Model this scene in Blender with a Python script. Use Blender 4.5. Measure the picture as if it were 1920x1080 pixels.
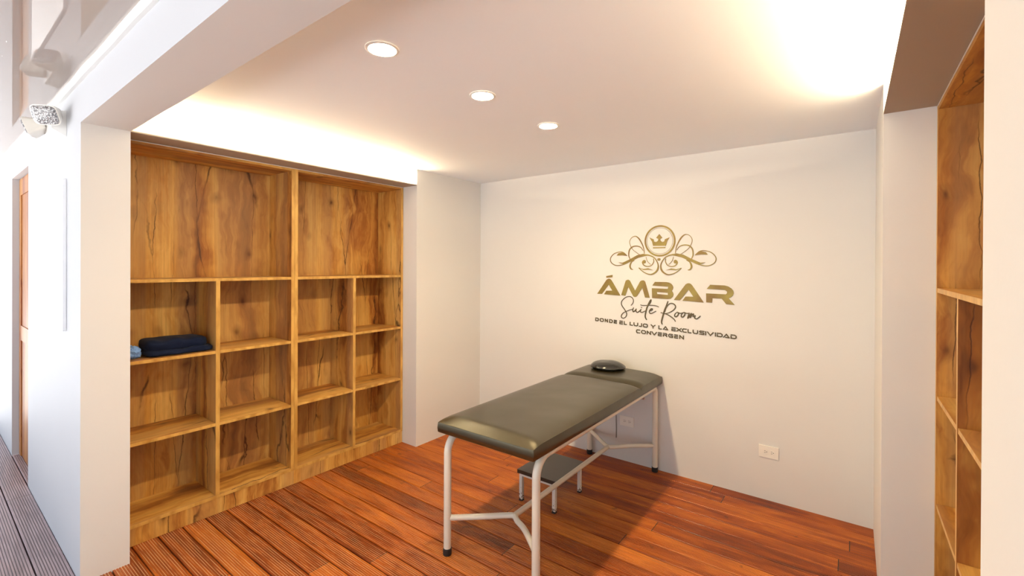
import bpy, bmesh, math, random
from mathutils import Vector, Matrix, noise as mnoise
random.seed(7)
for o in list(bpy.data.objects): bpy.data.objects.remove(o)
S = bpy.context.scene
COL = S.collection

# ------------------------------------------------------------------ camera
PF, PCY, YAW, PITCH, ROLL, CH = 849.43, 500.66, 36.9348, -0.1685, 0.2562, 1.5744
ya, pa, ra = map(math.radians, (YAW, PITCH, ROLL))
CF = Vector((-math.sin(ya)*math.cos(pa), math.cos(ya)*math.cos(pa), math.sin(pa)))
_R = Vector((math.cos(ya), math.sin(ya), 0)); _U = _R.cross(CF)
CR = _R*math.cos(ra)+_U*math.sin(ra); CU = -_R*math.sin(ra)+_U*math.cos(ra)
cd = bpy.data.cameras.new('camera'); cam = bpy.data.objects.new('camera', cd); COL.objects.link(cam)
cam.matrix_world = Matrix(((CR.x, CU.x, -CF.x, 0), (CR.y, CU.y, -CF.y, 0), (CR.z, CU.z, -CF.z, CH), (0, 0, 0, 1)))
cd.sensor_width = 36; cd.lens = PF/1920*36; cd.shift_y = -(540-PCY)/1920; cd.clip_start = 0.02
S.camera = cam

# ------------------------------------------------------------------ world, sun, exposure
W = bpy.data.worlds.new('sky'); S.world = W; W.use_nodes = True
wb = W.node_tree.nodes['Background']
wb.inputs[0].default_value = (0.74, 0.87, 1.0, 1); wb.inputs[1].default_value = 1.5
sd = bpy.data.lights.new('sun', 'SUN'); sun = bpy.data.objects.new('sun', sd); COL.objects.link(sun)
sd.energy = 16; sd.angle = math.radians(.6); sd.color = (1.0, .95, .91); sun.rotation_euler = (math.radians(-16), 0, 0); sun.location = (0, 2, 6)   # high behind the building, falls on the paving outside
S.view_settings.view_transform = 'Standard'; S.view_settings.look = 'None'
S.view_settings.exposure = 0.17; S.view_settings.gamma = 1; S.view_settings.use_curve_mapping = False
SPOT, LED = 700.0, 480.0

# ------------------------------------------------------------------ dimensions (metres)
XL, XLs, XR, XRs = -3.018, -3.193, 0.108, 0.2855
YB, YN = 3.48, 2.64
XJ, XJR, YI, YO = -3.03, 0.1125, 0.697, 0.505
ZC, ZS, ZO = 2.405, 2.2695, 2.478
XD1, XD2, ZD, YD = -4.657, -5.50, 2.266, 0.552

# ------------------------------------------------------------------ helpers
def link(name, me, mats=None, parent=None):
    o = bpy.data.objects.new(name, me); COL.objects.link(o)
    for m in (mats if isinstance(mats, (list, tuple)) else [mats] if mats else []): me.materials.append(m)
    if parent: o.parent = parent
    return o
def from_bm(name, bm, mats, parent=None, smooth=False, bevel=0, sharp=35):
    if bevel:
        es = [e for e in bm.edges if len(e.link_faces) == 2 and e.calc_face_angle(0) > 0.6]
        bmesh.ops.bevel(bm, geom=es, offset=bevel, segments=2, profile=0.6, affect='EDGES', clamp_overlap=True)
    bmesh.ops.recalc_face_normals(bm, faces=bm.faces)
    me = bpy.data.meshes.new(name); bm.to_mesh(me); bm.free()
    if smooth:
        for p in me.polygons: p.use_smooth = True
        try: me.set_sharp_from_angle(angle=math.radians(sharp))
        except Exception: pass
    return link(name, me, mats, parent)
def box(bm, x0, x1, y0, y1, z0, z1, mi=0):
    v = [bm.verts.new((x, y, z)) for z in (z0, z1) for y in (y0, y1) for x in (x0, x1)]
    fs = []
    for q in ((0, 1, 3, 2), (4, 6, 7, 5), (0, 4, 5, 1), (2, 3, 7, 6), (0, 2, 6, 4), (1, 5, 7, 3)):
        f = bm.faces.new([v[i] for i in q]); f.material_index = mi; fs.append(f)
    return fs
def obox(name, b, m, parent=None, bevel=0):
    bm = bmesh.new(); box(bm, *b); return from_bm(name, bm, m, parent, bevel=bevel, smooth=bool(bevel))
def empty(name, loc=(0, 0, 0), rz=0):
    o = bpy.data.objects.new(name, None); COL.objects.link(o); o.location = loc; o.rotation_euler = (0, 0, rz)
    o.empty_display_size = .1
    return o
def tag(o, label=None, cat=None, group=None, kind=None):
    if label: o['label'] = label
    if cat: o['category'] = cat
    if group: o['group'] = group
    if kind: o['kind'] = kind
    return o
def struct(name, bm, m, **k): return tag(from_bm(name, bm, m, **k), kind='structure')
def tube(bm, pts, r, n=14, cap=True):
    """round tube through points"""
    pts = [Vector(p) for p in pts]; rings = []
    up = Vector((0, 0, 1)); prev = None
    for i, p in enumerate(pts):
        t = ((pts[min(i+1, len(pts)-1)]-p).normalized() + (p-pts[max(i-1, 0)]).normalized()).normalized()
        if prev is None:
            a = t.cross(up) if abs(t.dot(up)) < .95 else t.cross(Vector((1, 0, 0)))
        else: a = prev - t*prev.dot(t)
        a.normalize(); prev = a; b = t.cross(a)
        rr = r[i] if isinstance(r, (list, tuple)) else r
        rings.append([bm.verts.new(p+(a*math.cos(2*math.pi*k/n)+b*math.sin(2*math.pi*k/n))*rr) for k in range(n)])
    for i in range(len(rings)-1):
        for k in range(n): bm.faces.new((rings[i][k], rings[i][(k+1) % n], rings[i+1][(k+1) % n], rings[i+1][k]))
    if cap:
        bm.faces.new(rings[0]); bm.faces.new(rings[-1])
def arc(c, a, b, r, n=8):
    """quarter arc: from c + a*r to c + b*r"""
    c, a, b = Vector(c), Vector(a), Vector(b)
    return [c+(a*math.cos(t)+b*math.sin(t))*r for t in [math.pi/2*i/n for i in range(n+1)]]
def catmull(pts, per=6):
    out = []; P = [Vector(p) for p in pts]; n = len(P)
    for i in range(n-1):
        p0, p1, p2, p3 = P[max(i-1, 0)], P[i], P[i+1], P[min(i+2, n-1)]
        for k in range(per):
            t = k/per
            out.append(.5*((2*p1)+(p2-p0)*t+(2*p0-5*p1+4*p2-p3)*t*t+(3*p1-p0-3*p2+p3)*t**3))
    out.append(P[-1]); return out

# ------------------------------------------------------------------ materials
def mat(name, col=(.8, .8, .8), rough=.5, metal=0, spec=.5, emit=None, est=0, coat=0):
    m = bpy.data.materials.new(name); m.use_nodes = True
    b = m.node_tree.nodes['Principled BSDF']
    b.inputs['Base Color'].default_value = (*col, 1); b.inputs['Roughness'].default_value = rough
    b.inputs['Metallic'].default_value = metal; b.inputs['Specular IOR Level'].default_value = spec
    if coat: b.inputs['Coat Weight'].default_value = coat; b.inputs['Coat Roughness'].default_value = .08
    if emit: b.inputs['Emission Color'].default_value = (*emit, 1); b.inputs['Emission Strength'].default_value = est
    return m
class N:
    def __init__(s, m): s.t = m.node_tree; s.b = s.t.nodes['Principled BSDF']
    def n(s, ty, **k):
        o = s.t.nodes.new(ty)
        for a, v in k.items():
            if a.startswith('i_'):
                key = a[2:]; key = int(key) if key.isdigit() else key
                o.inputs[key].default_value = v
            else: setattr(o, a, v)
        return o
    def l(s, a, b): s.t.links.new(a, b)
    def math(s, op, a, b=None, c=None, clamp=False):
        o = s.n('ShaderNodeMath', operation=op, use_clamp=clamp)
        for i, v in enumerate((a, b, c)):
            if v is None: continue
            if isinstance(v, (int, float)): o.inputs[i].default_value = v
            else: s.l(v, o.inputs[i])
        return o.outputs[0]
    def mix(s, f, a, b, mode='MIX'):
        o = s.n('ShaderNodeMix', data_type='RGBA', blend_type=mode)
        for i, v in ((0, f), (6, a), (7, b)):
            if isinstance(v, (int, float)): o.inputs[i].default_value = v
            elif isinstance(v, tuple): o.inputs[i].default_value = (*v, 1)
            else: s.l(v, o.inputs[i])
        return o.outputs[2]
    def ramp(s, f, stops):
        o = s.n('ShaderNodeValToRGB'); e = o.color_ramp.elements
        while len(e) < len(stops): e.new(.5)
        for i, (p, c) in enumerate(stops):
            e[i].position = p; e[i].color = (*c, 1) if isinstance(c, tuple) else (c, c, c, 1)
        s.l(f, o.inputs[0]); return o.outputs[0]
    def noise(s, v, scale, detail=3, rough=.5, dist=0):
        o = s.n('ShaderNodeTexNoise', i_Scale=scale, i_Detail=detail, i_Roughness=rough, i_Distortion=dist)
        s.l(v, o.inputs['Vector']); return o.outputs['Fac']
    def mapping(s, v, scale=(1, 1, 1), loc=(0, 0, 0)):
        o = s.n('ShaderNodeMapping'); o.inputs['Scale'].default_value = scale; o.inputs['Location'].default_value = loc
        s.l(v, o.inputs[0]); return o.outputs[0]
    def bump(s, h, strength=.2, dist=.01):
        o = s.n('ShaderNodeBump', i_Strength=strength, i_Distance=dist); s.l(h, o.inputs['Height']); s.l(o.outputs[0], s.b.inputs['Normal'])

def paint(name, col, rough=.6, bump=.06):
    m = mat(name, col, rough, spec=.3); k = N(m)
    g = k.n('ShaderNodeNewGeometry').outputs['Position']
    f = k.noise(g, 1.7, 4, .55)
    k.l(k.mix(k.math('MULTIPLY', f, .5), col, tuple(c*.93 for c in col)), k.b.inputs['Base Color'])
    k.bump(k.noise(g, 90, 3), bump, .004)
    return m
M_wall = paint('wall_paint', (.76, .745, .715))
M_out = paint('outer_wall_paint', (.60, .61, .64))
M_ceil = paint('ceiling_paint', (.93, .955, .99), .7, .03)
M_cove = paint('cove_board_paint', (.44, .37, .29), .7)

def wood_mat(name, axis, dark=1.0, red=0.0):
    """rustic oak laminate; axis = grain direction (0 x, 1 y, 2 z)"""
    m = mat(name, rough=.42, spec=.35); k = N(m)
    tc = k.n('ShaderNodeTexCoord').outputs['Object']
    oi = k.n('ShaderNodeObjectInfo').outputs['Random']
    off = k.n('ShaderNodeCombineXYZ'); k.l(k.math('MULTIPLY', oi, 7.3), off.inputs[0]); k.l(k.math('MULTIPLY', oi, 13.7), off.inputs[1]); k.l(k.math('MULTIPLY', oi, 5.1), off.inputs[2])
    ad = k.n('ShaderNodeVectorMath', operation='ADD'); k.l(tc, ad.inputs[0]); k.l(off.outputs[0], ad.inputs[1]); v = ad.outputs[0]
    def sc(al, ac): return tuple(al if i == axis else ac for i in range(3))
    # slow warp so the figure meanders
    wn = k.n('ShaderNodeTexNoise', i_Scale=3.2, i_Detail=3.0); k.l(v, wn.inputs['Vector'])
    ws = k.n('ShaderNodeVectorMath', operation='SCALE'); k.l(wn.outputs['Color'], ws.inputs[0]); ws.inputs['Scale'].default_value = .16
    wa = k.n('ShaderNodeVectorMath', operation='ADD'); k.l(v, wa.inputs[0]); k.l(ws.outputs[0], wa.inputs[1]); vw = wa.outputs[0]
    f1 = k.noise(k.mapping(vw, sc(.34, 4.4)), 1.5, 5, .6, .35)
    base = k.ramp(f1, [(.30, (.15, .045, .009)), (.41, (.37, .138, .027)), (.50, (.61, .31, .066)), (.64, (.77, .475, .135))])
    f2 = k.noise(k.mapping(v, sc(2.5, 95)), 1.0, 4, .6)
    base = k.mix(k.math('MULTIPLY', f2, .55), base, (.17, .06, .018), 'MIX') if False else k.mix(k.ramp(f2, [(.42, 0.0), (.75, .45)]), base, (.30, .13, .035))
    # wide planks of slightly different tone
    pl = k.noise(k.mapping(v, sc(.05, 6.0)), 1.0, 0)
    base = k.mix(k.ramp(pl, [(.44, 0.35), (.52, 0.0)]), base, (.42, .26, .12))
    # knots
    vk = k.n('ShaderNodeTexVoronoi', feature='F1', i_Scale=1.0); k.l(k.mapping(vw, sc(3.6, 6.0)), vk.inputs['Vector'])
    kn = k.ramp(vk.outputs['Distance'], [(.03, 1.0), (.10, .40), (.22, 0.0)])
    base = k.mix(k.math('MULTIPLY', kn, .85), base, (.10, .03, .010))
    # cracks running with the grain
    w2 = k.n('ShaderNodeTexNoise', i_Scale=9.0, i_Detail=4.0); k.l(v, w2.inputs['Vector'])
    ws2 = k.n('ShaderNodeVectorMath', operation='SCALE'); k.l(w2.outputs['Color'], ws2.inputs[0]); ws2.inputs['Scale'].default_value = .030
    wa2 = k.n('ShaderNodeVectorMath', operation='ADD'); k.l(v, wa2.inputs[0]); k.l(ws2.outputs[0], wa2.inputs[1]); vw2 = wa2.outputs[0]
    vc = k.n('ShaderNodeTexVoronoi', feature='DISTANCE_TO_EDGE', i_Scale=1.0); k.l(k.mapping(vw2, sc(.55, 8.5)), vc.inputs['Vector'])
    ck = k.ramp(vc.outputs['Distance'], [(.003, .95), (.019, .0)])
    msk = k.ramp(k.noise(k.mapping(v, sc(1.2, 5)), 1.3, 2), [(.47, 0.0), (.57, 1.0)])
    base = k.mix(k.math('MULTIPLY', k.math('MULTIPLY', ck, msk), .9), base, (.045, .014, .006))
    if red: base = k.mix(red, base, (.36, .09, .03))
    if dark != 1.0:
        base = k.mix(1.0, base, (dark, dark, dark), 'MULTIPLY')
    k.l(base, k.b.inputs['Base Color'])
    k.bump(k.math('ADD', f2, k.math('MULTIPLY', ck, -1.0)), .12, .002)
    return m
M_wz = wood_mat('rustic_oak_upright', 2); M_wy = wood_mat('rustic_oak_lengthwise', 1)
M_door = wood_mat('door_wood', 2, red=.55)
M_edge = mat('oak_edge_band', (.62, .36, .08), .4)
kk = N(M_edge); kk.l(kk.ramp(kk.noise(kk.mapping(kk.n('ShaderNodeTexCoord').outputs['Object'], (1, 6, 2)), 3, 3), [(.35, (.48, .25, .05)), (.6, (.68, .40, .10))]), kk.b.inputs['Base Color'])

PITCHY, SEAM = .1195, .741
def deck_mat(name, pale_groove):
    m = mat(name, rough=.34, spec=.38); k = N(m)
    g = k.n('ShaderNodeNewGeometry').outputs['Position']
    sx = k.n('ShaderNodeSeparateXYZ'); k.l(g, sx.inputs[0])
    row = k.math('FLOOR', k.math('DIVIDE', k.math('SUBTRACT', sx.outputs[1], SEAM), PITCHY))
    wn = k.n('ShaderNodeTexWhiteNoise', noise_dimensions='1D'); k.l(row, wn.inputs['W'])
    u = k.math('DIVIDE', k.math('ADD', sx.outputs[0], k.math('MULTIPLY', wn.outputs['Value'], 2.2)), 2.2)
    colm = k.math('FLOOR', u); fr = k.math('FRACT', u)
    joint = k.math('LESS_THAN', k.math('ABSOLUTE', k.math('SUBTRACT', fr, .5)), .0009)
    joint = k.math('LESS_THAN', k.math('MINIMUM', fr, k.math('SUBTRACT', 1.0, fr)), .0011)
    w2 = k.n('ShaderNodeTexWhiteNoise', noise_dimensions='2D')
    cv = k.n('ShaderNodeCombineXYZ'); k.l(row, cv.inputs[0]); k.l(colm, cv.inputs[1]); k.l(cv.outputs[0], w2.inputs['Vector'])
    rnd = w2.outputs['Value']
    off = k.n('ShaderNodeCombineXYZ'); k.l(k.math('MULTIPLY', rnd, 19), off.inputs[0]); k.l(k.math('MULTIPLY', rnd, 7), off.inputs[1])
    ad = k.n('ShaderNodeVectorMath', operation='ADD'); k.l(g, ad.inputs[0]); k.l(off.outputs[0], ad.inputs[1]); v = ad.outputs[0]
    f1 = k.noise(k.mapping(v, (1.3, 9, 1)), 1.6, 5, .6, .7)
    tone = k.math('ADD', k.math('MULTIPLY', f1, .78), k.math('MULTIPLY', rnd, .22))
    base = k.ramp(tone, [(.26, (.12, .018, .003)), (.42, (.27, .052, .007)), (.54, (.43, .105, .014)), (.70, (.60, .185, .026))])
    f2 = k.noise(k.mapping(v, (5, 160, 1)), 1, 3, .6)
    base = k.mix(k.ramp(f2, [(.45, 0.0), (.8, .5)]), base, (.12, .03, .01))
    st = k.noise(v, 9, 3, .6)
    base = k.mix(k.ramp(st, [(.66, 0.0), (.74, .6)]), base, (.07, .025, .012))
    # cool daylight sheen painted into the colour of the boards outside the room
    edge = k.math('MULTIPLY', k.math('GREATER_THAN', .502, sx.outputs[1]), 1.0)
    dr = k.math('MULTIPLY', k.math('LESS_THAN', sx.outputs[0], -3.6), k.math('LESS_THAN', sx.outputs[1], .7))
    sheen_zone = k.math('MAXIMUM', edge, dr)
    grey = k.ramp(k.math('ADD', k.math('MULTIPLY', f1, .7), k.math('MULTIPLY', f2, .3)), [(.3, (.26, .19, .20)), (.6, (.50, .40, .43))])
    base = k.mix(k.math('MULTIPLY', sheen_zone, .88), base, grey)
    if pale_groove:  # groove bottoms: broken pale lines inside the room, darker outside
        pale_nz = k.noise(k.mapping(v, (3, 60, 1)), 1.1, 3, .7)
        base = k.mix(k.math('MULTIPLY', sheen_zone, .8), base, (.10, .07, .07))
        base = k.mix(k.math('MULTIPLY', k.math('MULTIPLY', k.ramp(pale_nz, [(.38, 0.1), (.52, 1.0)]), k.math('SUBTRACT', 1.0, sheen_zone)), .9), base, (.74, .52, .33))
    base = k.mix(joint, base, (.62, .42, .25) if pale_groove else (.05, .02, .01))
    k.l(base, k.b.inputs['Base Color'])
    k.l(k.ramp(f1, [(.3, .28), (.7, .46)]), k.b.inputs['Roughness'])
    k.bump(f2, .1, .002)
    return m
M_deck = deck_mat('hardwood_decking', False); M_groove = deck_mat('decking_groove', True)
M_gap = mat('shadow_gap', (.015, .01, .008), .9)

# glossy corridor ceiling with smeared white paint along one edge
M_gloss = mat('gloss_ceiling_panel', (.60, .53, .49), .02, spec=.9)
k = N(M_gloss); g = k.n('ShaderNodeNewGeometry').outputs['Position']; sx = k.n('ShaderNodeSeparateXYZ'); k.l(g, sx.inputs[0])
nz = k.noise(k.mapping(g, (1.0, 9, 1)), 2.2, 5, .65)
sm = k.math('ADD', sx.outputs[1], k.math('MULTIPLY', k.math('SUBTRACT', nz, .5), .55))
sm = k.math('ADD', sm, k.math('MULTIPLY', k.math('ADD', sx.outputs[0], 2.3), .045))
mk = k.math('LESS_THAN', sm, .14)
k.l(k.mix(mk, (.42, .355, .315), (.62, .59, .57)), k.b.inputs['Base Color']); k.l(k.math('MULTIPLY_ADD', mk, .3, .025), k.b.inputs['Roughness'])

M_white = mat('white_plastic', (.86, .85, .82), .35)
M_ivory = mat('ivory_plate', (.88, .84, .76), .35)
M_slot = mat('dark_slot', (.03, .03, .03), .6)
M_board = mat('white_panel', (.95, .96, .97), .25)
M_vinyl = mat('black_vinyl', (.016, .012, .004), .30, spec=.5)
M_vinyl.node_tree.nodes['Principled BSDF'].inputs['IOR'].default_value = 1.8
M_vinyl.node_tree.nodes['Principled BSDF'].inputs['Specular Tint'].default_value = (1, .92, .66, 1)
k = N(M_vinyl); tcv = k.n('ShaderNodeTexCoord').outputs['Object']
k.bump(k.noise(tcv, 5, 1), .35, .01)
M_shiny = mat('glossy_black_vinyl', (.02, .02, .018), .14, spec=.7)
M_cream = mat('cream_enamel', (.80, .74, .62), .3, coat=.3)
M_rubber = mat('black_rubber', (.02, .018, .018), .6)
M_copper = mat('bare_metal_rod', (.62, .42, .34), .3, metal=.8)
M_stoolw = mat('chipped_white_enamel', (.75, .73, .68), .45)
k = N(M_stoolw); g = k.n('ShaderNodeNewGeometry').outputs['Position']; sx = k.n('ShaderNodeSeparateXYZ'); k.l(g, sx.inputs[0])
lo = k.math('SUBTRACT', k.noise(g, 70, 4, .7), k.math('MULTIPLY', sx.outputs[2], 1.4))
k.l(k.mix(k.ramp(lo, [(.50, 0.0), (.54, 1.0)]), (.76, .73, .66), (.16, .07, .03)), k.b.inputs['Base Color'])
M_stooltop = mat('dark_brown_vinyl', (.035, .026, .016), .32, spec=.6)
def fabric(name, col):
    m = mat(name, col, .9, spec=.15); m.node_tree.nodes['Principled BSDF'].inputs['Sheen Weight'].default_value = .04
    k = N(m); tc = k.n('ShaderNodeTexCoord').outputs['Object']; k.bump(k.noise(tc, 380, 2), .25, .002); return m
M_navy = fabric('navy_cotton', (.005, .010, .032)); M_blue = fabric('light_blue_cotton', (.20, .38, .80))
M_gold = mat('gold_vinyl', (.30, .19, .035), .38, metal=.35)
k = N(M_gold); g = k.n('ShaderNodeNewGeometry').outputs['Position']
k.l(k.ramp(k.noise(g, 7, 3), [(.35, (.19, .108, .020)), (.65, (.27, .205, .036))]), k.b.inputs['Base Color'])
M_dgold = mat('dark_gold_vinyl', (.085, .060, .016), .45, metal=.2)
M_lens = mat('faceted_lens', (.85, .87, .9), .08, metal=.0, spec=1.0, coat=1)
k = N(M_lens); tcl = k.n('ShaderNodeTexCoord').outputs['Object']
vo = k.n('ShaderNodeTexVoronoi', i_Scale=120.0); k.l(tcl, vo.inputs['Vector'])
k.l(k.ramp(k.n('ShaderNodeSeparateColor').outputs[0] if False else vo.outputs['Distance'], [(.1, (.95, .95, .97)), (.45, (.55, .53, .52)), (.7, (.2, .19, .2))]), k.b.inputs['Base Color'])
k.bump(vo.outputs['Distance'], 1.0, .01)
M_spot = mat('lamp_face', (1, 1, 1), emit=(1.0, .765, .45), est=SPOT)
M_led = mat('led_tape', (1, 1, 1), emit=(1.0, .80, .52), est=LED)
M_ground = mat('pale_paving', (.78, .78, .77), .8)

# ------------------------------------------------------------------ the room
bm = bmesh.new(); box(bm, -4.3, 1.3, YB, YB+.12, -.05, 2.6); struct('wall_back', bm, M_wall)
bm = bmesh.new()
box(bm, -3.68, XL, YN, YB, -.05, 2.6); box(bm, -3.68, -3.556, YI, YN, -.05, 2.6)
struct('wall_left', bm, M_wall)
bm = bmesh.new()
box(bm, XR, .80, YN, YB, -.05, 2.6); box(bm, .650, .80, YI, YN, -.05, 2.6)
struct('wall_right', bm, M_wall)
bm = bmesh.new()
ZT = 2.62
box(bm, -6.8, XD2, YO, YI, -.05, ZT); box(bm, XD2, XD1, YO, YI, ZD, ZT); box(bm, XD1, XJ, YO, YI, -.05, ZT)
box(bm, XJ, XJR, YO, YI, ZS, ZT); box(bm, XJR, 3.2, YO, YI, -.05, ZT)
bmesh.ops.remove_doubles(bm, verts=bm.verts, dist=1e-5)
# drop the hidden joint faces so the wall is one shell
seen = {}
for f in list(bm.faces):
    key = tuple(round(c, 4) for c in f.calc_center_median())
    seen.setdefault(key, []).append(f)
for fs in seen.values():
    if len(fs) > 1: bmesh.ops.delete(bm, geom=fs, context='FACES_ONLY')
bm.normal_update()
o = struct('wall_front', bm, [M_out, M_wall])
for p in o.data.polygons:                       # room side and the reveals are painted like the room
    if p.normal.y > .5 or (abs(p.normal.y) < .5 and p.center.x > -3.2 and p.center.z < 2.4 and p.center.x < .5): p.material_index = 1
bm = bmesh.new(); box(bm, -3.68, .80, YI, YB, ZC, ZC+.1); struct('ceiling', bm, M_ceil)
bm = bmesh.new(); box(bm, -6.8, 3.2, -2.95, YO, ZO, ZO+.1); struct('ceiling_outer', bm, M_gloss)
# cove boards above the two bookcase recesses
bm = bmesh.new(); box(bm, -3.556, XL, YI, YN, ZS-.004, ZS+.003); struct('trim_1', bm, M_cove)
bm = bmesh.new(); box(bm, XR, .650, YI, YN, ZS-.004, ZS+.003); struct('trim_2', bm, M_cove)
# white moulding between the outer wall and its ceiling, with a ragged bead of filler
bm = bmesh.new(); n = 150; prof = []
for i in range(n+1):
    x = -6.8+10*i/n; w = .030+.006*mnoise.noise(Vector((x*3, 0, 0))); h = .016+.003*mnoise.noise(Vector((x*4, 5, 0)))
    prof.append([bm.verts.new((x, y, z)) for y, z in ((YO, ZO), (YO, ZO-h), (YO-w*.5, ZO-h*1.1), (YO-w, ZO-h*.7), (YO-w, ZO))])
for a, b in zip(prof, prof[1:]):
    for j in range(5): bm.faces.new((a[j], a[(j+1) % 5], b[(j+1) % 5], b[j]))
bm.faces.new(prof[0]); bm.faces.new(prof[-1])
struct('trim_3', bm, M_white)
# door in the outer wall
bm = bmesh.new(); box(bm, XD2+.002, XD1-.002, YD, YD+.04, .006, ZD-.002)
o = struct('door_1', bm, M_door)
fr = bmesh.new()
for b in ((XD2+.002, XD2+.09, YD-.007, YD-.0005, .006, ZD-.004), (XD1-.09, XD1-.002, YD-.007, YD-.0005, .006, ZD-.004), (XD2+.09, XD1-.09, YD-.007, YD-.0005, 2.13, ZD-.004), (XD2+.09, XD1-.09, YD-.007, YD-.0005, .95, 1.07)): box(fr, *b)
from_bm('door_rail', fr, M_door, o)
# ground outside
bm = bmesh.new(); box(bm, -25, 25, -25, -2.97, -.25, -.12); box(bm, -25, -6.82, -2.97, 12, -.25, -.12); struct('ground', bm, M_ground)

# decking: one grooved floor
bm = bmesh.new()
X0, X1 = -6.8, 3.2; prof = []      # (y, z, material of the segment that starts here)
y = SEAM-PITCHY*31
while y < YB-.001:
    w = PITCHY-.0060; y0 = y+.0060
    ng = 9; mrg = .007; gp = (w-2*mrg)/ng; gw = .0048
    prof.append((y0, -.022, 0)); prof.append((y0, -.002, 0)); prof.append((y0+.002, 0, 0))
    for i in range(ng):
        c = y0+mrg+gp*(i+.5)
        prof += [(c-gw/2, 0, 0), (c-gw/2+.0007, -.0024, 1), (c+gw/2-.0007, -.0024, 0), (c+gw/2, 0, 0)]
    prof += [(y0+w-.002, 0, 0), (y0+w, -.002, 0), (y0+w, -.022, 2)]
    y += PITCHY
va = [bm.verts.new((X0, a, b)) for a, b, c in prof]; vb = [bm.verts.new((X1, a, b)) for a, b, c in prof]
for i in range(len(prof)-1):
    f = bm.faces.new((va[i], va[i+1], vb[i+1], vb[i])); f.material_index = prof[i][2]
struct('floor', bm, [M_deck, M_groove, M_gap])
# wall foot below the boards
# ------------------------------------------------------------------ bookcases
UD, UW, T, UH = .337, .9775, .0235, 2.262
def make_bookcase(name='open_bookcase'):
    """origin = middle of the foot of the front edge; front faces +x; runs -y..+y"""
    r = empty(name)
    h = UW/2
    def panel(nm, x0, x1, y0, y1, z0, z1, m):
        b = bmesh.new(); fs = box(b, x0, x1, y0, y1, z0, z1)
        b.normal_update()
        for f in b.faces:
            if f.normal.x > .9 or (f.calc_center_median().x > x1-1e-4): f.material_index = 1
        return from_bm(nm, b, [m, M_edge], r)
    g = .0004
    panel('side_panel', -UD, 0, -h+g, -h+T, .1195, UH-.0032, M_wz); panel('side_panel', -UD, 0, h-T, h-g, .1195, UH-.0032, M_wz)
    b = bmesh.new(); box(b, -UD, -.001, -h+T+g, h-T-g, UH-.019, UH-.0032); from_bm('top_panel', b, M_wy, r)
    b = bmesh.new(); box(b, -.02, .0015, -h+g, h-g, UH-.003, UH+.0005); tag(from_bm('edge_strip', b, M_white, r), 'thin pale strip along the top edge')
    panel('shelf', -UD+.012, -.0015, -h+T+g, h-T-g, 1.468, 1.487, M_wy)
    panel('bottom_shelf', -UD, 0, -h+g, h-g, .100, .119, M_wy)
    panel('divider', -UD+.012, -.001, -T/2, T/2, .1195, 1.4675, M_wz)
    for z in (.556, 1.012):
        panel('shelf', -UD+.012, -.003, -h+T+g, -T/2-g, z, z+.0185, M_wy); panel('shelf', -UD+.012, -.003, T/2+g, h-T-g, z, z+.0185, M_wy)
    b = bmesh.new(); box(b, -.018, -.004, -h+g, h-g, 0.001, .0995); from_bm('kick_plate', b, M_wz, r)
    b = bmesh.new(); box(b, -UD, -UD+.0115, -h+T+g, h-T-g, .1195, UH-.0195); from_bm('back_panel', b, M_wz, r)
    return r
def copy_tree(o, parent=None):
    c = o.copy(); COL.objects.link(c); c.parent = parent
    for ch in [x for x in bpy.data.objects if x.parent == o]: copy_tree(ch, c)
    return c
bc = make_bookcase()
GB = 'open wooden bookcases built into the wall recesses'
places = [(XLs, .676+.985/2+.0, 0, 'tall open oak-look bookcase in the left recess with folded navy cloth on it'),
          (XLs, 1.6665+.985/2-.0035, 0, 'empty tall oak-look bookcase in the left recess, nearer the sign wall'),
          (XRs, 1.6665+.985/2-.0035, math.pi, 'tall oak-look bookcase at the right edge, half hidden by the white pillar'),
          (XRs, 0, math.pi, 'tall bookcase in the right recess nearest the opening, behind the white pillar')]
first = True
yc0 = 1.1775; yc1 = 2.1475
ycs = [1.169, 2.147, 2.147, 1.169]
for (x, yy, rz, lab), yc in zip(places, ycs):
    o = bc if first else copy_tree(bc); first = False
    o.location = (x, yc, .0005); o.rotation_euler = (0, 0, rz); tag(o, lab, 'bookcase', GB)
bm = bmesh.new()
# ------------------------------------------------------------------ lights
def led(name, x, lab):
    r = empty(name, (x, (YI+YN)/2, ZS+.0035)); L = (YN-YI)/2-.03
    obox('channel', (-.011, .011, -L, L, 0, .005), M_white, r)
    obox('light_tape', (-.008, .008, -L+.005, L-.005, .0055, .008), M_led, r)
    return tag(r, lab, 'light', 'light strips in the two coves')
bm.free()
led('led_strip', XL-.075, 'warm glowing light strip in the cove above the left bookcases')
led('led_strip', XR+.075, 'warm glowing light strip in the cove above the right bookcase')
def spot(x, y):
    r = empty('ceiling_downlight', (x, y, ZC-.0005)); n = 36
    b = bmesh.new(); rings = []
    for rr, z in ((.064, 0), (.064, -.003), (.058, -.006), (.053, -.006), (.050, -.003), (.050, 0)):
        rings.append([b.verts.new((rr*math.cos(2*math.pi*i/n), rr*math.sin(2*math.pi*i/n), z)) for i in range(n)])
    for a, c in zip(rings, rings[1:]):
        for i in range(n): b.faces.new((a[i], a[(i+1) % n], c[(i+1) % n], c[i]))
    from_bm('trim_ring', b, M_white, r, smooth=True)
    b = bmesh.new()
    d = [b.verts.new((.0495*math.cos(2*math.pi*i/n), .0495*math.sin(2*math.pi*i/n), -.002)) for i in range(n)]; b.faces.new(d)
    u = [b.verts.new((.0495*math.cos(2*math.pi*i/n), .0495*math.sin(2*math.pi*i/n), -.0005)) for i in range(n)]; b.faces.new(u)
    for i in range(n): b.faces.new((d[i], d[(i+1) % n], u[(i+1) % n], u[i]))
    from_bm('lamp_face', b, M_spot, r)
    return r
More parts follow.
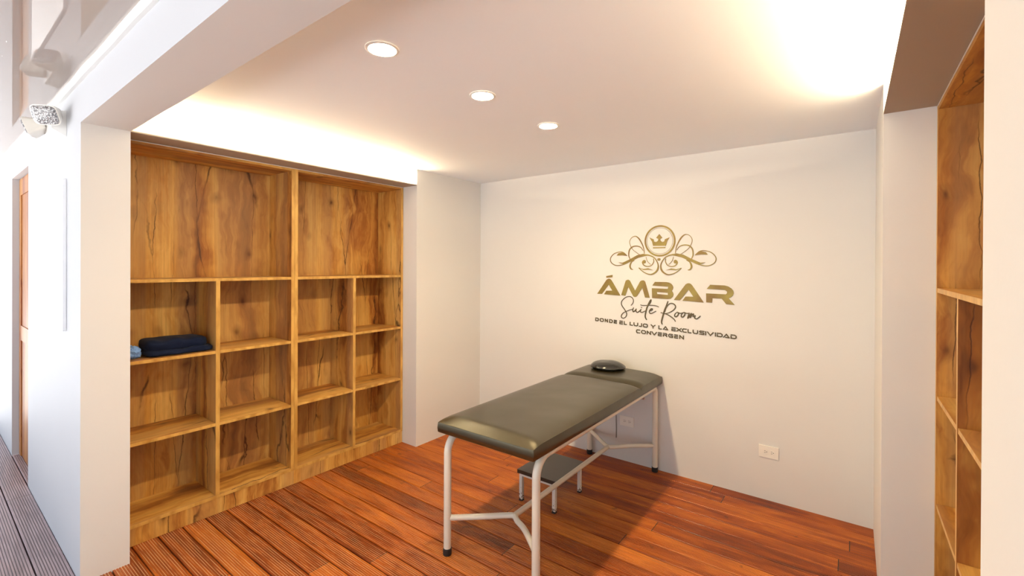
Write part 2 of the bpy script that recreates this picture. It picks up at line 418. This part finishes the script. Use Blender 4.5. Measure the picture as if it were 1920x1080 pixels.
for (x, y), lab in zip([(-1.447, 1.09), (-1.447, 1.68), (-1.443, 2.27)],
        ['round recessed ceiling downlight nearest the opening', 'middle one of the three round ceiling downlights', 'round recessed ceiling downlight nearest the sign wall']):
    tag(spot(x, y), lab, 'light', 'row of recessed ceiling downlights')

# ------------------------------------------------------------------ massage table
MT = empty('massage_table', (-1.48, 2.6, 0))
def P(x, y, z): return (x+1.48, y-2.6, z)
def pad(name, x0, x1, y0, y1, z0, z1, dome, parent, flat=None, m=M_vinyl, k=.05, fall=()):
    b = bmesh.new(); nx, ny = 40, 64
    def h(x, y):
        dx = min(x-x0, x1-x); dy0 = y-y0; dy1 = y1-y
        sn = lambda d, w: math.sin(math.pi/2*min(max(d, 0)/w, 1))
        e = (.30+.70*(1-math.exp(-max(dx, 0)/.045)))*sn(dy0, k*1.4)*sn(dy1, k)
        w = .0022*mnoise.noise(Vector((x*5, y*4, 1)))*min(1, e*1.3)
        return z1+dome*e+w*(1 if e > .05 else 0)
    def cx(i): t = i/nx; t = .5-.5*math.cos(math.pi*t); return x0+(x1-x0)*t
    def cy(j): t = j/ny; t = .5-.5*math.cos(math.pi*t); return y0+(y1-y0)*t
    G = [[b.verts.new(P(cx(i), cy(j), h(cx(i), cy(j)))) for j in range(ny+1)] for i in range(nx+1)]
    for i in range(nx):
        for j in range(ny): b.faces.new((G[i][j], G[i+1][j], G[i+1][j+1], G[i][j+1]))
    rim = [G[i][0] for i in range(nx+1)]+[G[nx][j] for j in range(1, ny+1)]+[G[i][ny] for i in range(nx-1, -1, -1)]+[G[0][j] for j in range(ny-1, 0, -1)]
    # side wall with a slight bulge
    prev = rim; cxm, cym = (x0+x1)/2, (y0+y1)/2
    for t in (.12, .5, .9, 1.0):
        bul = .003*math.sin(math.pi*min(t, .98))
        ring = []
        for v in rim:
            X, Y = v.co.x-1.48, v.co.y+2.6
            X += bul*(1 if X > x1-1e-4 else -1 if X < x0+1e-4 else 0); Y += bul*(1 if Y > y1-1e-4 else -1 if Y < y0+1e-4 else 0)
            if t == 1.0: X += (cxm-X)*.02; Y += (cym-Y)*.01
            ring.append(b.verts.new(P(X, Y, z1+(z0-z1)*t)))
        for i in range(len(rim)):
            j = (i+1) % len(rim); b.faces.new((prev[i], prev[j], ring[j], ring[i]))
        prev = ring
    b.faces.new(prev)
    return from_bm(name, b, m, parent, smooth=True, sharp=50)
ZB, ZTOP = .671, .728
pad('body_pad', -1.785, -1.163, 1.717, 3.033, ZB, ZTOP, .034, MT, k=.055)
pad('head_pad', -1.785, -1.163, 3.037, 3.468, ZB, ZTOP, .036, MT, k=.055)
# sewn piping along the top edge of the pads
for x in (-1.164, -1.784):
    b = bmesh.new(); tube(b, [P(x, 1.80+i*(2.98-1.80)/30, ZTOP+.0100) for i in range(31)], .0016, 6)
    from_bm('piping', b, M_vinyl, MT)
RT = .0205
zr = ZB-RT-.001
for x, yn, yf in ((-1.757, 1.762, 3.432), (-1.204, 1.802, 3.435)):
    rb, rf = .095, .045
    for y, s, rad in ((yn, 1, rb), (yf, -1, rf)):
        b = bmesh.new()
        pts = [P(x, y, .030), P(x, y, .3), P(x, y, zr-rad-.01)]+[P(*q) for q in arc((x, y+s*rad, zr-rad), (0, -s, 0), (0, 0, 1), rad, 9)]
        tube(b, pts, RT, 18)
        lg = from_bm('leg', b, M_cream, MT, smooth=True)
        b = bmesh.new(); tube(b, [P(x, y, .0008), P(x, y, .004), P(x, y, .036), P(x, y, .038)], [.0215, .0235, .0235, .021], 18)
        tag(from_bm('foot_cap', b, M_rubber, lg, smooth=True), 'black rubber foot cap')
    b = bmesh.new(); tube(b, [P(x, yn+rb, zr), P(x, (yn+yf)/2, zr), P(x, yf-rf, zr)], RT-.0002, 18)
    from_bm('side_rail', b, M_cream, MT, smooth=True)
RS = .0155; zs = .2
for y, s in ((1.762, 1), (3.432, -1)):
    b = bmesh.new(); ax = -1.48; ay = y+s*.235
    y2 = 1.802 if s > 0 else 3.435
    pts = catmull([P(-1.757, y, zs), P(-1.62, y+s*.118, zs), P(-1.525, ay-s*.03, zs), P(-1.48, ay, zs), P(-1.435, ay-s*.03, zs), P(-1.35, y2+s*.118, zs), P(-1.204, y2, zs)], 5)
    tube(b, pts, RS, 14); from_bm('cross_stretcher', b, M_cream, MT, smooth=True)
b = bmesh.new(); tube(b, [P(-1.48, 1.99, zs), P(-1.48, 2.6, zs), P(-1.48, 3.205, zs)], RS, 14); from_bm('long_stretcher', b, M_cream, MT, smooth=True)
for yy in (2.0, 2.55, 3.12):
    b = bmesh.new(); tube(b, [P(-1.757, yy, zr), P(-1.204, yy, zr)], .0125, 12); from_bm('cross_rail', b, M_cream, MT, smooth=True)
b = bmesh.new(); tube(b, [P(-1.60, 3.30, .585), P(-1.235, 3.30, .585)], .008, 10); tube(b, [P(-1.60, 3.30, .585), P(-1.60, 3.16, .655)], .006, 8); tube(b, [P(-1.27, 3.30, .585), P(-1.27, 3.16, .655)], .006, 8)
tag(from_bm('adjusting_rod', b, M_copper, MT, smooth=True), 'bare metal rod under the head end')
tag(MT, 'black padded massage table with cream tube legs, its head end against the sign wall', 'massage table')

# round cushion on the table
b = bmesh.new(); n, rings = 44, []
prof = [(.0, .054), (.03, .0535), (.06, .051), (.085, .046), (.105, .038), (.118, .029), (.126, .021), (.127, .016), (.120, .010), (.108, .005), (.08, .001), (.04, .0), (0, .0)]
prof = [(p.x, p.y) for p in catmull([Vector((a, c)) for a, c in prof], 3)]
for rr, z in prof:
    rr = max(rr, .0002); ring = []
    for i in range(n):
        a = 2*math.pi*i/n; wv = 1+.018*math.cos(2*a)+.012*mnoise.noise(Vector((math.cos(a)*2, math.sin(a)*2, 3)))
        pk = .0012*math.sin(a*13)*(rr/.127)**4
        ring.append(b.verts.new((rr*wv*1.06*math.cos(a), rr*wv*.92*math.sin(a), z+pk*math.sin(z/.054*math.pi)+.003*mnoise.noise(Vector((rr*14*math.cos(a), rr*14*math.sin(a), 0)))*min(1, z/.02))))
    rings.append(ring)
for a, c in zip(rings, rings[1:]):
    for i in range(n): b.faces.new((a[i], a[(i+1) % n], c[(i+1) % n], c[i]))
bmesh.ops.remove_doubles(b, verts=b.verts, dist=.0004)
cu = from_bm('round_cushion', b, M_shiny, smooth=True, sharp=70)
cu.scale = (1, 1, 1.22); cu.location = (-1.545, 3.325, .7600); cu.rotation_euler = (0, 0, math.radians(20))
tag(cu, 'small round glossy black cushion lying on the head end of the massage table', 'cushion')

# ------------------------------------------------------------------ step stool
ST = empty('step_stool', (-1.64, 2.637, 0))
obox('seat', (-.15, .15, -.187, .187, .187, .211), M_stooltop, ST, bevel=.003)
b = bmesh.new()
for s in (-1, 1):
    box(b, -.118, .118, s*.166-.009, s*.166+.009, .168, .1865); box(b, s*.129-.009, s*.129+.009, -.157, .157, .168, .1865)
from_bm('frame', b, M_stoolw, ST)
for sx_ in (-1, 1):
    for sy in (-1, 1):
        b = bmesh.new(); box(b, sx_*.129-.011, sx_*.129+.011, sy*.166-.011, sy*.166+.011, .012, .1865)
        lg = from_bm('leg', b, M_stoolw, ST, bevel=.002, smooth=True)
        tag(obox('foot_cap', (sx_*.129-.012, sx_*.129+.012, sy*.166-.012, sy*.166+.012, .0006, .0118), M_rubber, lg), 'dark rusty foot')
tag(ST, 'low step stool with dark top and chipped white metal legs under the massage table', 'stool')

# ------------------------------------------------------------------ wall sockets
def outlet(x, z, lab):
    r = empty('wall_socket', (x, YB-.0005, z))
    obox('cover_plate', (-.0585, .0585, -.006, 0, -.0395, .0395), M_ivory, r, bevel=.0018)
    for s in (-1, 1):
        b = bmesh.new()
        n = 28; f0 = []
        for i in range(n):
            a = 2*math.pi*i/n; f0.append((s*.020+.0165*math.cos(a), max(-.0130, min(.0130, .0165*math.sin(a)))))
        v1 = [b.verts.new((p, -.0062, q)) for p, q in f0]; v2 = [b.verts.new((p, -.0085, q)) for p, q in f0]
        b.faces.new(v2)
        for i in range(n): b.faces.new((v1[i], v1[(i+1) % n], v2[(i+1) % n], v2[i]))
        rc = from_bm('receptacle', b, M_ivory, r)
        b = bmesh.new()
        for q in (-.006, .006): box(b, s*.020-.005, s*.020+.003, -.0092, -.0084, q-.0011, q+.0011)
        box(b, s*.020+.007, s*.020+.0115, -.0092, -.0084, -.002, .002)
        from_bm('slots', b, M_slot, rc)
    return tag(r, lab, 'socket', 'wall sockets on the sign wall')
outlet(-.4455, .3275, 'ivory double wall socket on the bare wall right of the massage table')
w2 = outlet(-1.4475, .3245, 'ivory double wall socket low on the wall behind the massage table')
# thin cord hanging on the wall beside the hidden socket
b = bmesh.new(); tube(b, catmull([(-1.541, YB-.0035, .640), (-1.539, YB-.0035, .50), (-1.5405, YB-.0035, .36), (-1.538, YB-.0035, .25), (-1.539, YB-.0035, .172)], 5), .0032, 8)
tag(from_bm('hanging_cord', b, mat('grey_brown_cord', (.20, .15, .11), .6), smooth=True), 'thin dark cord hanging on the wall behind the massage table', 'cord')

# ------------------------------------------------------------------ sign on the back wall
def wallpt(px, py):
    d = CF+CR*((px-960)/PF)-CU*((py-PCY)/PF); t = YB/d.y
    return Vector((d.x*t, CH+d.z*t))
YW0, YW1 = YB-.0006, YB-.0042
def poly_curve(name, loops, m, parent):
    cu = bpy.data.curves.new(name, 'CURVE'); cu.dimensions = '2D'; cu.fill_mode = 'BOTH'; cu.extrude = .0018
    for lp in loops:
        sp = cu.splines.new('POLY'); sp.points.add(len(lp)-1); sp.use_cyclic_u = True
        for i, q in enumerate(lp): sp.points[i].co = (q[0], q[1], 0, 1)
    ob = bpy.data.objects.new(name+'_c', cu); COL.objects.link(ob)
    dg = bpy.context.evaluated_depsgraph_get(); me = bpy.data.meshes.new_from_object(ob.evaluated_get(dg))
    bpy.data.objects.remove(ob)
    me.transform(Matrix(((1, 0, 0, 0), (0, 0, -1, (YW0+YW1)/2), (0, 1, 0, 0), (0, 0, 0, 1))))
    me.materials.clear(); me.name = name
    return link(name, me, m, parent)
def ribbon(b, pts, w, taper=None, smooth=6, y0=YW0, y1=YW1):
    """flat stroke of width w (metres) in the wall plane"""
    q = catmull(pts, smooth) if smooth else [Vector(p) for p in pts]
    n = len(q); L = []; Rr = []
    for i, p in enumerate(q):
        if smooth or n == 2 or i in (0, n-1):
            t = q[min(i+1, n-1)]-q[max(i-1, 0)]
            t = t.normalized() if t.length > 1e-9 else Vector((1, 0)); k = 1
        else:
            a = (q[i]-q[i-1]).normalized(); c = (q[i+1]-q[i]).normalized(); t = (a+c).normalized() if (a+c).length > 1e-6 else a
            k = 1/max(.5, math.sqrt(max(.0, (1+a.dot(c))/2)))
        s = i/(n-1); ww = (w if not taper else w*taper(s))/2*k; o = Vector((-t.y, t.x))*ww
        L.append(p+o); Rr.append(p-o)
    f = [[b.verts.new((v.x, y-(.000012*i if y == y1 and smooth > 1 else 0), v.y)) for i, v in enumerate(arr)] for arr in (L, Rr) for y in (y1, y0)]
    Lf, Lb, Rf, Rb = f
    for i in range(n-1):
        for a, c in ((Lf, Rf), (Rf, Rb), (Rb, Lb), (Lb, Lf)): b.faces.new((a[i], a[i+1], c[i+1], c[i]))
    b.faces.new((Lf[0], Rf[0], Rb[0], Lb[0])); b.faces.new((Lf[-1], Lb[-1], Rb[-1], Rf[-1]))
SG = empty('wall_sign', (0, 0, 0))
def C(pts, ox, oy, s): return [wallpt(ox+x/s, oy+y/s) for x, y in pts]
# big letters
c12 = lambda p: C(p, 1120, 510, 12); c13 = lambda p: C(p, 1250, 520, 13.5); c1 = lambda p: C(p, 0, 0, 1)
letters = [
 [c12([(0, 490), (205, 182), (235, 157), (265, 148), (298, 160), (328, 195), (522, 532), (155, 500), (205, 420), (340, 418), (262, 285), (110, 490)]), c12([(203, 92), (345, 65), (342, 118), (205, 130)])],
 [c12([(540, 520), (640, 200), (662, 180), (700, 172), (735, 192), (852, 420), (965, 212), (1000, 190), (1045, 188), (1078, 215), (1182, 580), (1075, 572), (1015, 355), (905, 530), (875, 558), (840, 562), (808, 540), (700, 335), (632, 535)])],
 [c1([(1223.3, 535.4), (1228.3, 528.4), (1250, 528.9), (1254.5, 529.8), (1258.6, 531.8), (1261.3, 534.9), (1262.6, 538.8), (1261.8, 542.5), (1259.6, 545.5), (1262.2, 548.9), (1263, 552.6), (1261.4, 557), (1257.6, 560), (1252.2, 560.7), (1222.9, 558.8), (1222.5, 540.4), (1252.5, 541.6), (1253.3, 537.6)]),
  c1([(1231.7, 547.5), (1252.3, 548.8), (1252.7, 552.9), (1232.3, 551.4)])],
 [c13([(185, 570), (480, 180), (520, 155), (570, 148), (615, 165), (650, 205), (942, 637), (400, 590), (480, 485), (678, 490), (560, 315), (340, 580)])],
 [c13([(1015, 290), (1105, 188), (1470, 205), (1560, 230), (1640, 280), (1688, 340), (1700, 400), (1680, 460), (1632, 505), (1570, 530), (1727, 702), (1510, 680), (1395, 540), (1160, 530), (1150, 642), (1003, 632), (1000, 405), (1500, 430), (1530, 400), (1530, 360), (1480, 320)])]]
for lp in letters: poly_curve('title_letter', lp, M_gold, SG)
# script line
cs = lambda p: C(p, 1150, 550, 11.294)
script = [
 ([(375, 255), (413, 210), (428, 150), (400, 92), (345, 66), (270, 82), (200, 140), (172, 200), (187, 262), (240, 340), (275, 400), (285, 450), (263, 500), (213, 525), (172, 500), (182, 450), (227, 405), (300, 370), (380, 340), (412, 335)], 1.0),
 ([(432, 300), (414, 350), (425, 386), (458, 370), (490, 325)], 1.3), ([(490, 325), (482, 372), (508, 402), (550, 380), (592, 335)], 1.1), ([(592, 335), (574, 382), (602, 405), (650, 385), (700, 360)], 1.0),
 ([(604, 290), (596, 303)], 1.6),
 ([(805, 128), (775, 165), (740, 240), (712, 310), (690, 400), (678, 480), (690, 530), (710, 560)], 1.5), ([(805, 128), (798, 175), (765, 235)], 1.0),
 ([(575, 240), (620, 255), (720, 256), (800, 252), (900, 262), (965, 288)], .9),
 ([(772, 370), (812, 358), (832, 330), (806, 325), (775, 360), (765, 400), (790, 426), (840, 410), (905, 375)], 1.1),
 ([(1160, 165), (1130, 250), (1090, 350), (1060, 450), (1030, 560), (1025, 620), (1040, 655)], 1.6),
 ([(1090, 400), (1120, 310), (1175, 232), (1240, 212), (1300, 240), (1318, 290), (1280, 350), (1200, 400), (1100, 430), (1005, 405)], 1.1),
 ([(1075, 425), (1150, 450), (1230, 500), (1290, 550), (1320, 600)], 1.1),
 ([(1352, 400), (1312, 430), (1300, 478), (1330, 496), (1370, 460), (1378, 412), (1352, 400), (1420, 422), (1470, 410)], 1.2),
 ([(1492, 402), (1450, 440), (1440, 488), (1472, 500), (1510, 460), (1518, 416), (1492, 402), (1560, 424), (1592, 415)], 1.2),
 ([(1612, 412), (1590, 470), (1580, 530), (1625, 460), (1655, 425), (1640, 470), (1628, 515), (1670, 455), (1700, 435), (1686, 500)], 1.3), ([(1686, 500), (1735, 470), (1722, 520), (1765, 538), (1810, 510), (1845, 475)], 1.1)]
for part in (script[:9], script[9:]):
    b = bmesh.new()
    for i, (p, w) in enumerate(part):
        ribbon(b, cs(p), .0062*w, lambda s: .75+.35*math.sin(math.pi*s), 7, y1=YW1-.0001*i)
    tag(from_bm('script_word', b, M_dgold, SG), 'thin dark script word')
# tagline: stroke letters on the unit square (x right, y down from the top)
F = {'D': [[(0, 0), (.7, 0), (1, .25), (1, .75), (.7, 1), (0, 1)], [(0, .38), (0, 1)]], 'O': [[(.22, 0), (.78, 0), (1, .25), (1, .75), (.78, 1), (.22, 1), (0, .75), (0, .25), (.22, 0)]],
     'N': [[(0, 1), (0, 0), (1, 1), (1, 0)]], 'E': [[(1, 0), (0, 0)], [(1, .5), (0, .5), (0, 1), (1, 1)]], 'L': [[(0, 0), (0, 1), (1, 1)]], 'U': [[(0, 0), (0, .72), (.22, 1), (.78, 1), (1, .72), (1, 0)]],
     'J': [[(1, 0), (1, .72), (.78, 1), (0, 1)]], 'Y': [[(0, 0), (.5, .5), (1, 0)], [(.5, .5), (.5, 1)]], 'A': [[(0, 1), (.5, 0), (1, 1), (.35, .98)]], 'X': [[(0, 0), (1, 1)], [(1, 0), (0, 1)]],
     'C': [[(1, 0), (.22, 0), (0, .25), (0, .75), (.22, 1), (1, 1)]], 'S': [[(1, 0), (.15, 0), (0, .22), (.15, .48), (.85, .52), (1, .78), (.85, 1), (0, 1)]], 'I': [[(.5, 0), (.5, 1)]], 'V': [[(0, 0), (.5, 1), (1, 0)]],
     'R': [[(0, 0), (.8, 0), (1, .22), (.8, .5), (0, .5), (0, 1)], [(.6, .5), (1, 1)]], 'G': [[(1, 0), (.22, 0), (0, .25), (0, .75), (.22, 1), (1, 1), (1, .5), (.5, .5)]]}
def tagline(seq, top, bot):
    for ch, a, c in seq:
        b = bmesh.new(); k = 0
        for st in F[ch]:
            q = []
            for u, v in st:
                x = a+.9+(c-a-1.8)*u if ch != 'I' else (a+c)/2
                yt = top(x)+.75; yb = bot(x)-.75
                q.append(wallpt(x, yt+(yb-yt)*v))
            for p0, p1 in zip(q, q[1:]):
                t = (p1-p0).normalized()*.0030; k += 1
                ribbon(b, [p0-t, p1+t], .0074, None, 0, y1=YW1-.00004*k)
        from_bm('tagline_letter', b, M_dgold, SG)
s7 = 13.714
L1 = [('D', 85, 180), ('O', 200, 310), ('N', 330, 415), ('D', 440, 540), ('E', 560, 645), ('E', 705, 800), ('L', 820, 900), ('L', 970, 1055), ('U', 1070, 1190), ('J', 1205, 1290), ('O', 1310, 1440), ('Y', 1510, 1635), ('L', 1710, 1800), ('A', 1825, 1960),
      ('E', 2045, 2155), ('X', 2170, 2310), ('C', 2320, 2440), ('L', 2460, 2560), ('U', 2590, 2730), ('S', 2755, 2895), ('I', 2905, 2945), ('V', 2960, 3130), ('I', 3160, 3190), ('D', 3210, 3360), ('A', 3375, 3540), ('D', 3565, 3720)]
L2 = [('C', 1135, 1245), ('O', 1265, 1390), ('N', 1410, 1520), ('V', 1530, 1675), ('E', 1695, 1800), ('R', 1825, 1940), ('G', 1965, 2085), ('E', 2115, 2215), ('N', 2245, 2365)]
tagline([(c, 1110+x/s7, 1110+y/s7) for c, x, y in L1], lambda x: 595.5+.1254*(x-1119.5), lambda x: 602+.1297*(x-1119.5))
tagline([(c, 1110+x/s7, 1110+y/s7) for c, x, y in L2], lambda x: 617.7+.134*(x-1196.8), lambda x: 624.6+.138*(x-1196.8))
# crest
ce = lambda p: C(p, 1130, 410, 8.348)
cc = wallpt(1130+895/8.348, 410+348/8.348)
rx = (wallpt(1130+1138/8.348, 410+350/8.348).x-wallpt(1130+655/8.348, 410+350/8.348).x)/2
rz_ = (wallpt(1237, 410+103/8.348).y-wallpt(1237, 410+592/8.348).y)/2
b = bmesh.new()
circ = [(cc.x+(rx-.006)*math.cos(t*math.pi/32), cc.y+(rz_-.006)*math.sin(t*math.pi/32)) for t in range(65)]
ribbon(b, circ, .0125, None, 1)
em = from_bm('crest_ring', b, M_gold, SG)
b = bmesh.new()
for t in range(0, 96):
    a0, a1 = t*math.pi/48, (t+.55)*math.pi/48
    ribbon(b, [(cc.x+rx*.83*math.cos(a), cc.y+rz_*.83*math.sin(a)) for a in (a0, a1)], .0026, None, 0)
from_bm('dotted_ring', b, M_gold, em)
cr = poly_curve('crown', [ce([(733, 295), (800, 325), (806, 358), (838, 366), (866, 350), (873, 318), (838, 300), (888, 240), (936, 298), (902, 318), (908, 346), (935, 366), (966, 356), (976, 322), (1047, 293), (1015, 345), (990, 425), (790, 425), (775, 360)]),
    ce([(790, 447), (983, 444), (983, 461), (790, 465)])], M_gold, SG)
mx = cc.x-.001
half = [([(655, 548), (640, 450), (600, 360), (562, 305), (515, 276), (460, 295), (426, 350), (432, 410), (470, 480), (530, 530), (590, 572)], .0075, lambda s: .45+.9*max(0, 1-abs(s-.25)/.28)),
 ([(635, 502), (600, 452), (540, 430), (470, 440), (422, 490), (410, 570), (425, 620), (440, 650)], .0075, lambda s: .5+.7*math.sin(math.pi*s)),
 ([(383, 582), (330, 532), (270, 520), (180, 550), (125, 620), (140, 690), (220, 733), (330, 715), (450, 655), (560, 592), (650, 567), (740, 577), (810, 615), (860, 690), (870, 760), (840, 828), (760, 872), (670, 850), (605, 805), (568, 768)], .0085, lambda s: .65+.6*math.exp(-((s-.5)/.12)**2)+.8*math.exp(-((s-.78)/.07)**2)),
 ([(500, 650), (452, 680), (430, 740), (445, 785), (478, 796)], .0085, lambda s: .5+.9*math.sin(math.pi*s)),
 ([(672, 672), (650, 655), (625, 685), (650, 730), (710, 748), (770, 725), (800, 670), (795, 625)], .0075, lambda s: 1.3-.7*s),
 ([(680, 600), (700, 660), (735, 703), (755, 715)], .0032, None)]
b = bmesh.new()
solid = [[(222, 578), (248, 542), (300, 528), (345, 540), (385, 582), (310, 575)], [(248, 684), (312, 690), (420, 640), (540, 572), (640, 550), (742, 572), (650, 588), (560, 612), (440, 672), (345, 714), (290, 705)],
         [(568, 768), (640, 788), (712, 776), (792, 806), (720, 798), (640, 803)], [(620, 675), (632, 655), (650, 650), (670, 662), (678, 682), (665, 700), (640, 702), (625, 692)]]
loops = []
for i, (p, w, tp) in enumerate(half):
    q = ce(p)
    ribbon(b, q, w, tp, 7, y1=YW1-.0001*(i+1)); ribbon(b, [(2*mx-v.x, v.y) for v in q], w, tp, 7, y1=YW1-.0001*(i+1))
for p in solid:
    for sgn in (0, 1):
        q = [((2*mx-v.x) if sgn else v.x, v.y) for v in ce(p)]
        vf = [b.verts.new((a, YW1-.0008, c)) for a, c in q]; vb_ = [b.verts.new((a, YW0, c)) for a, c in q]
        b.faces.new(vf)
        for i in range(len(q)): b.faces.new((vf[i], vf[(i+1) % len(q)], vb_[(i+1) % len(q)], vb_[i]))
dc = wallpt(1130+883/8.348, 410+638/8.348)
vf = [b.verts.new((dc.x+.0125*math.cos(t*math.pi/10), YW1, dc.y+.0105*math.sin(t*math.pi/10))) for t in range(20)]; b.faces.new(vf)
vb_ = [b.verts.new((v.co.x, YW0, v.co.z)) for v in vf]
for i in range(20): b.faces.new((vf[i], vf[(i+1) % 20], vb_[(i+1) % 20], vb_[i]))
from_bm('crest_scrollwork', b, M_gold, SG)
# move the sign's origin onto the wall
base = Vector((mx, YB, 1.05))
for ch in SG.children:
    ch.data.transform(Matrix.Translation(-base))
for ch in em.children: ch.data.transform(Matrix.Translation(-base))
SG.location = base
tag(SG, 'gold lettering with a crowned crest on the back wall above the massage table', 'sign')

# ------------------------------------------------------------------ cloths on the shelf
b = bmesh.new()
def slab(b, cx, cy, z0, lx, ly, h, seed, nx=26, ny=34):
    """soft folded layer: rounded cross-section loop swept along y"""
    rings = []; n = 30
    for j in range(ny+1):
        t = j/ny; yy = cy-ly/2+ly*t; e = min(1, math.sqrt(max(0, 1-(2*t-1)**10)))
        lip = .004*math.sin(t*9+seed)+.0055*math.sin(t*17+seed*2)
        ring = []
        for i in range(n):
            a = 2*math.pi*i/n; ca, sa = math.cos(a), math.sin(a)
            sx_ = math.copysign(abs(ca)**.35, ca); sz = math.copysign(abs(sa)**.55, sa)
            x = cx+sx_*(lx/2)*(.55+.45*e)+(.009*mnoise.noise(Vector((yy*14, seed, a))))
            hh = h/2*(.25+.75*e); z = z0+h/2+sz*hh
            if sa > -.2: z += (lip*(1 if ca > 0 else .4)+.007*mnoise.noise(Vector((x*16, yy*13, seed))))*e*.8
            z = max(z, 1.0318)
            ring.append(b.verts.new((x, yy, z)))
        rings.append(ring)
    for a, c in zip(rings, rings[1:]):
        for i in range(n): b.faces.new((a[i], a[(i+1) % n], c[(i+1) % n], c[i]))
    b.faces.new(rings[0]); b.faces.new(rings[-1])
slab(b, -3.335, .992, 1.0320, .225, .345, .040, 1.0)
slab(b, -3.342, .978, 1.060, .215, .315, .068, 3.3)
o = from_bm('folded_cloth', b, M_navy, smooth=True, sharp=80)
tag(o, 'folded navy blue cloth lying on the bookcase shelf', 'cloth')
b = bmesh.new(); bmesh.ops.create_icosphere(b, subdivisions=5, radius=1)
for v in b.verts:
    d = v.co.normalized(); f = 1+.22*mnoise.noise(d*2.2)+.16*abs(mnoise.noise(d*5+Vector((3, 1, 2))))+.05*mnoise.noise(d*12)
    v.co = Vector((-3.315+d.x*.058*f, .765+d.y*.044*f, max(1.0318, 1.062+d.z*.040*f)))
tag(from_bm('crumpled_cloth', b, M_blue, smooth=True, sharp=80), 'crumpled light blue cloth beside the folded navy cloth on the shelf', 'cloth')

# ------------------------------------------------------------------ outer wall: blank panel, emergency lamp
WB = empty('wall_panel', (-3.87, YO-.001, 1.215))
obox('panel', (-.513, .513, -.014, 0, 0, .811), M_board, WB, bevel=.002)
tag(WB, 'large blank white panel on the outer wall left of the opening', 'panel')
EL = empty('emergency_lamp', (-3.47, YO-.001, 2.275))
b = bmesh.new()
v0 = [(-.13, 0, -.022), (.11, 0, -.022), (.11, 0, .115), (-.13, 0, .115)]; v1 = [(-.12, -.055, .012), (.10, -.055, .012), (.10, -.055, .108), (-.12, -.055, .108)]
A = [b.verts.new(p) for p in v0]; B = [b.verts.new(p) for p in v1]
b.faces.new(A); b.faces.new(B)
for i in range(4): b.faces.new((A[i], A[(i+1) % 4], B[(i+1) % 4], B[i]))
from_bm('housing', b, M_white, EL, bevel=.004, smooth=True)
def lamp_head(x, py, z, yaw, tilt):
    Mx = Matrix.Translation((x, py, z)) @ Matrix.Rotation(yaw, 4, 'Z') @ Matrix.Rotation(tilt, 4, 'X')
    b = bmesh.new(); rings = []
    def rr(hw, hh, y, n=28):
        out = []
        for i in range(n):
            a = 2*math.pi*i/n; c, s = math.cos(a), math.sin(a)
            out.append(b.verts.new(Mx @ Vector((hw*1.1*math.copysign(abs(c)**.45, c), y, hh*1.1*math.copysign(abs(s)**.45, s)))))
        return out
    rings = [rr(.026, .022, .042), rr(.034, .028, .030), rr(.052, .044, -.018), rr(.054, .046, -.030)]
    b.faces.new(rings[0])
    for a, c in zip(rings, rings[1:]):
        for i in range(28): b.faces.new((a[i], a[(i+1) % 28], c[(i+1) % 28], c[i]))
    b.faces.new(rings[-1])
    h = from_bm('lamp_head', b, M_ivory, EL, smooth=True)
    b = bmesh.new(); r0 = rr(.050, .042, -.0305); r1 = rr(.048, .040, -.038); r2 = rr(.030, .025, -.043)
    for a, c in ((r0, r1), (r1, r2)):
        for i in range(28): b.faces.new((a[i], a[(i+1) % 28], c[(i+1) % 28], c[i]))
    b.faces.new(r2); b.faces.new(r0)
    tag(from_bm('lens', b, M_lens, h, smooth=True, sharp=60), 'clear faceted lens')
lamp_head(.165, -.072, .068, math.radians(48), math.radians(26))
lamp_head(-.085, -.09, .045, math.radians(-25), math.radians(20))
tag(EL, 'white emergency lamp with a clear faceted lens high on the outer wall', 'lamp')
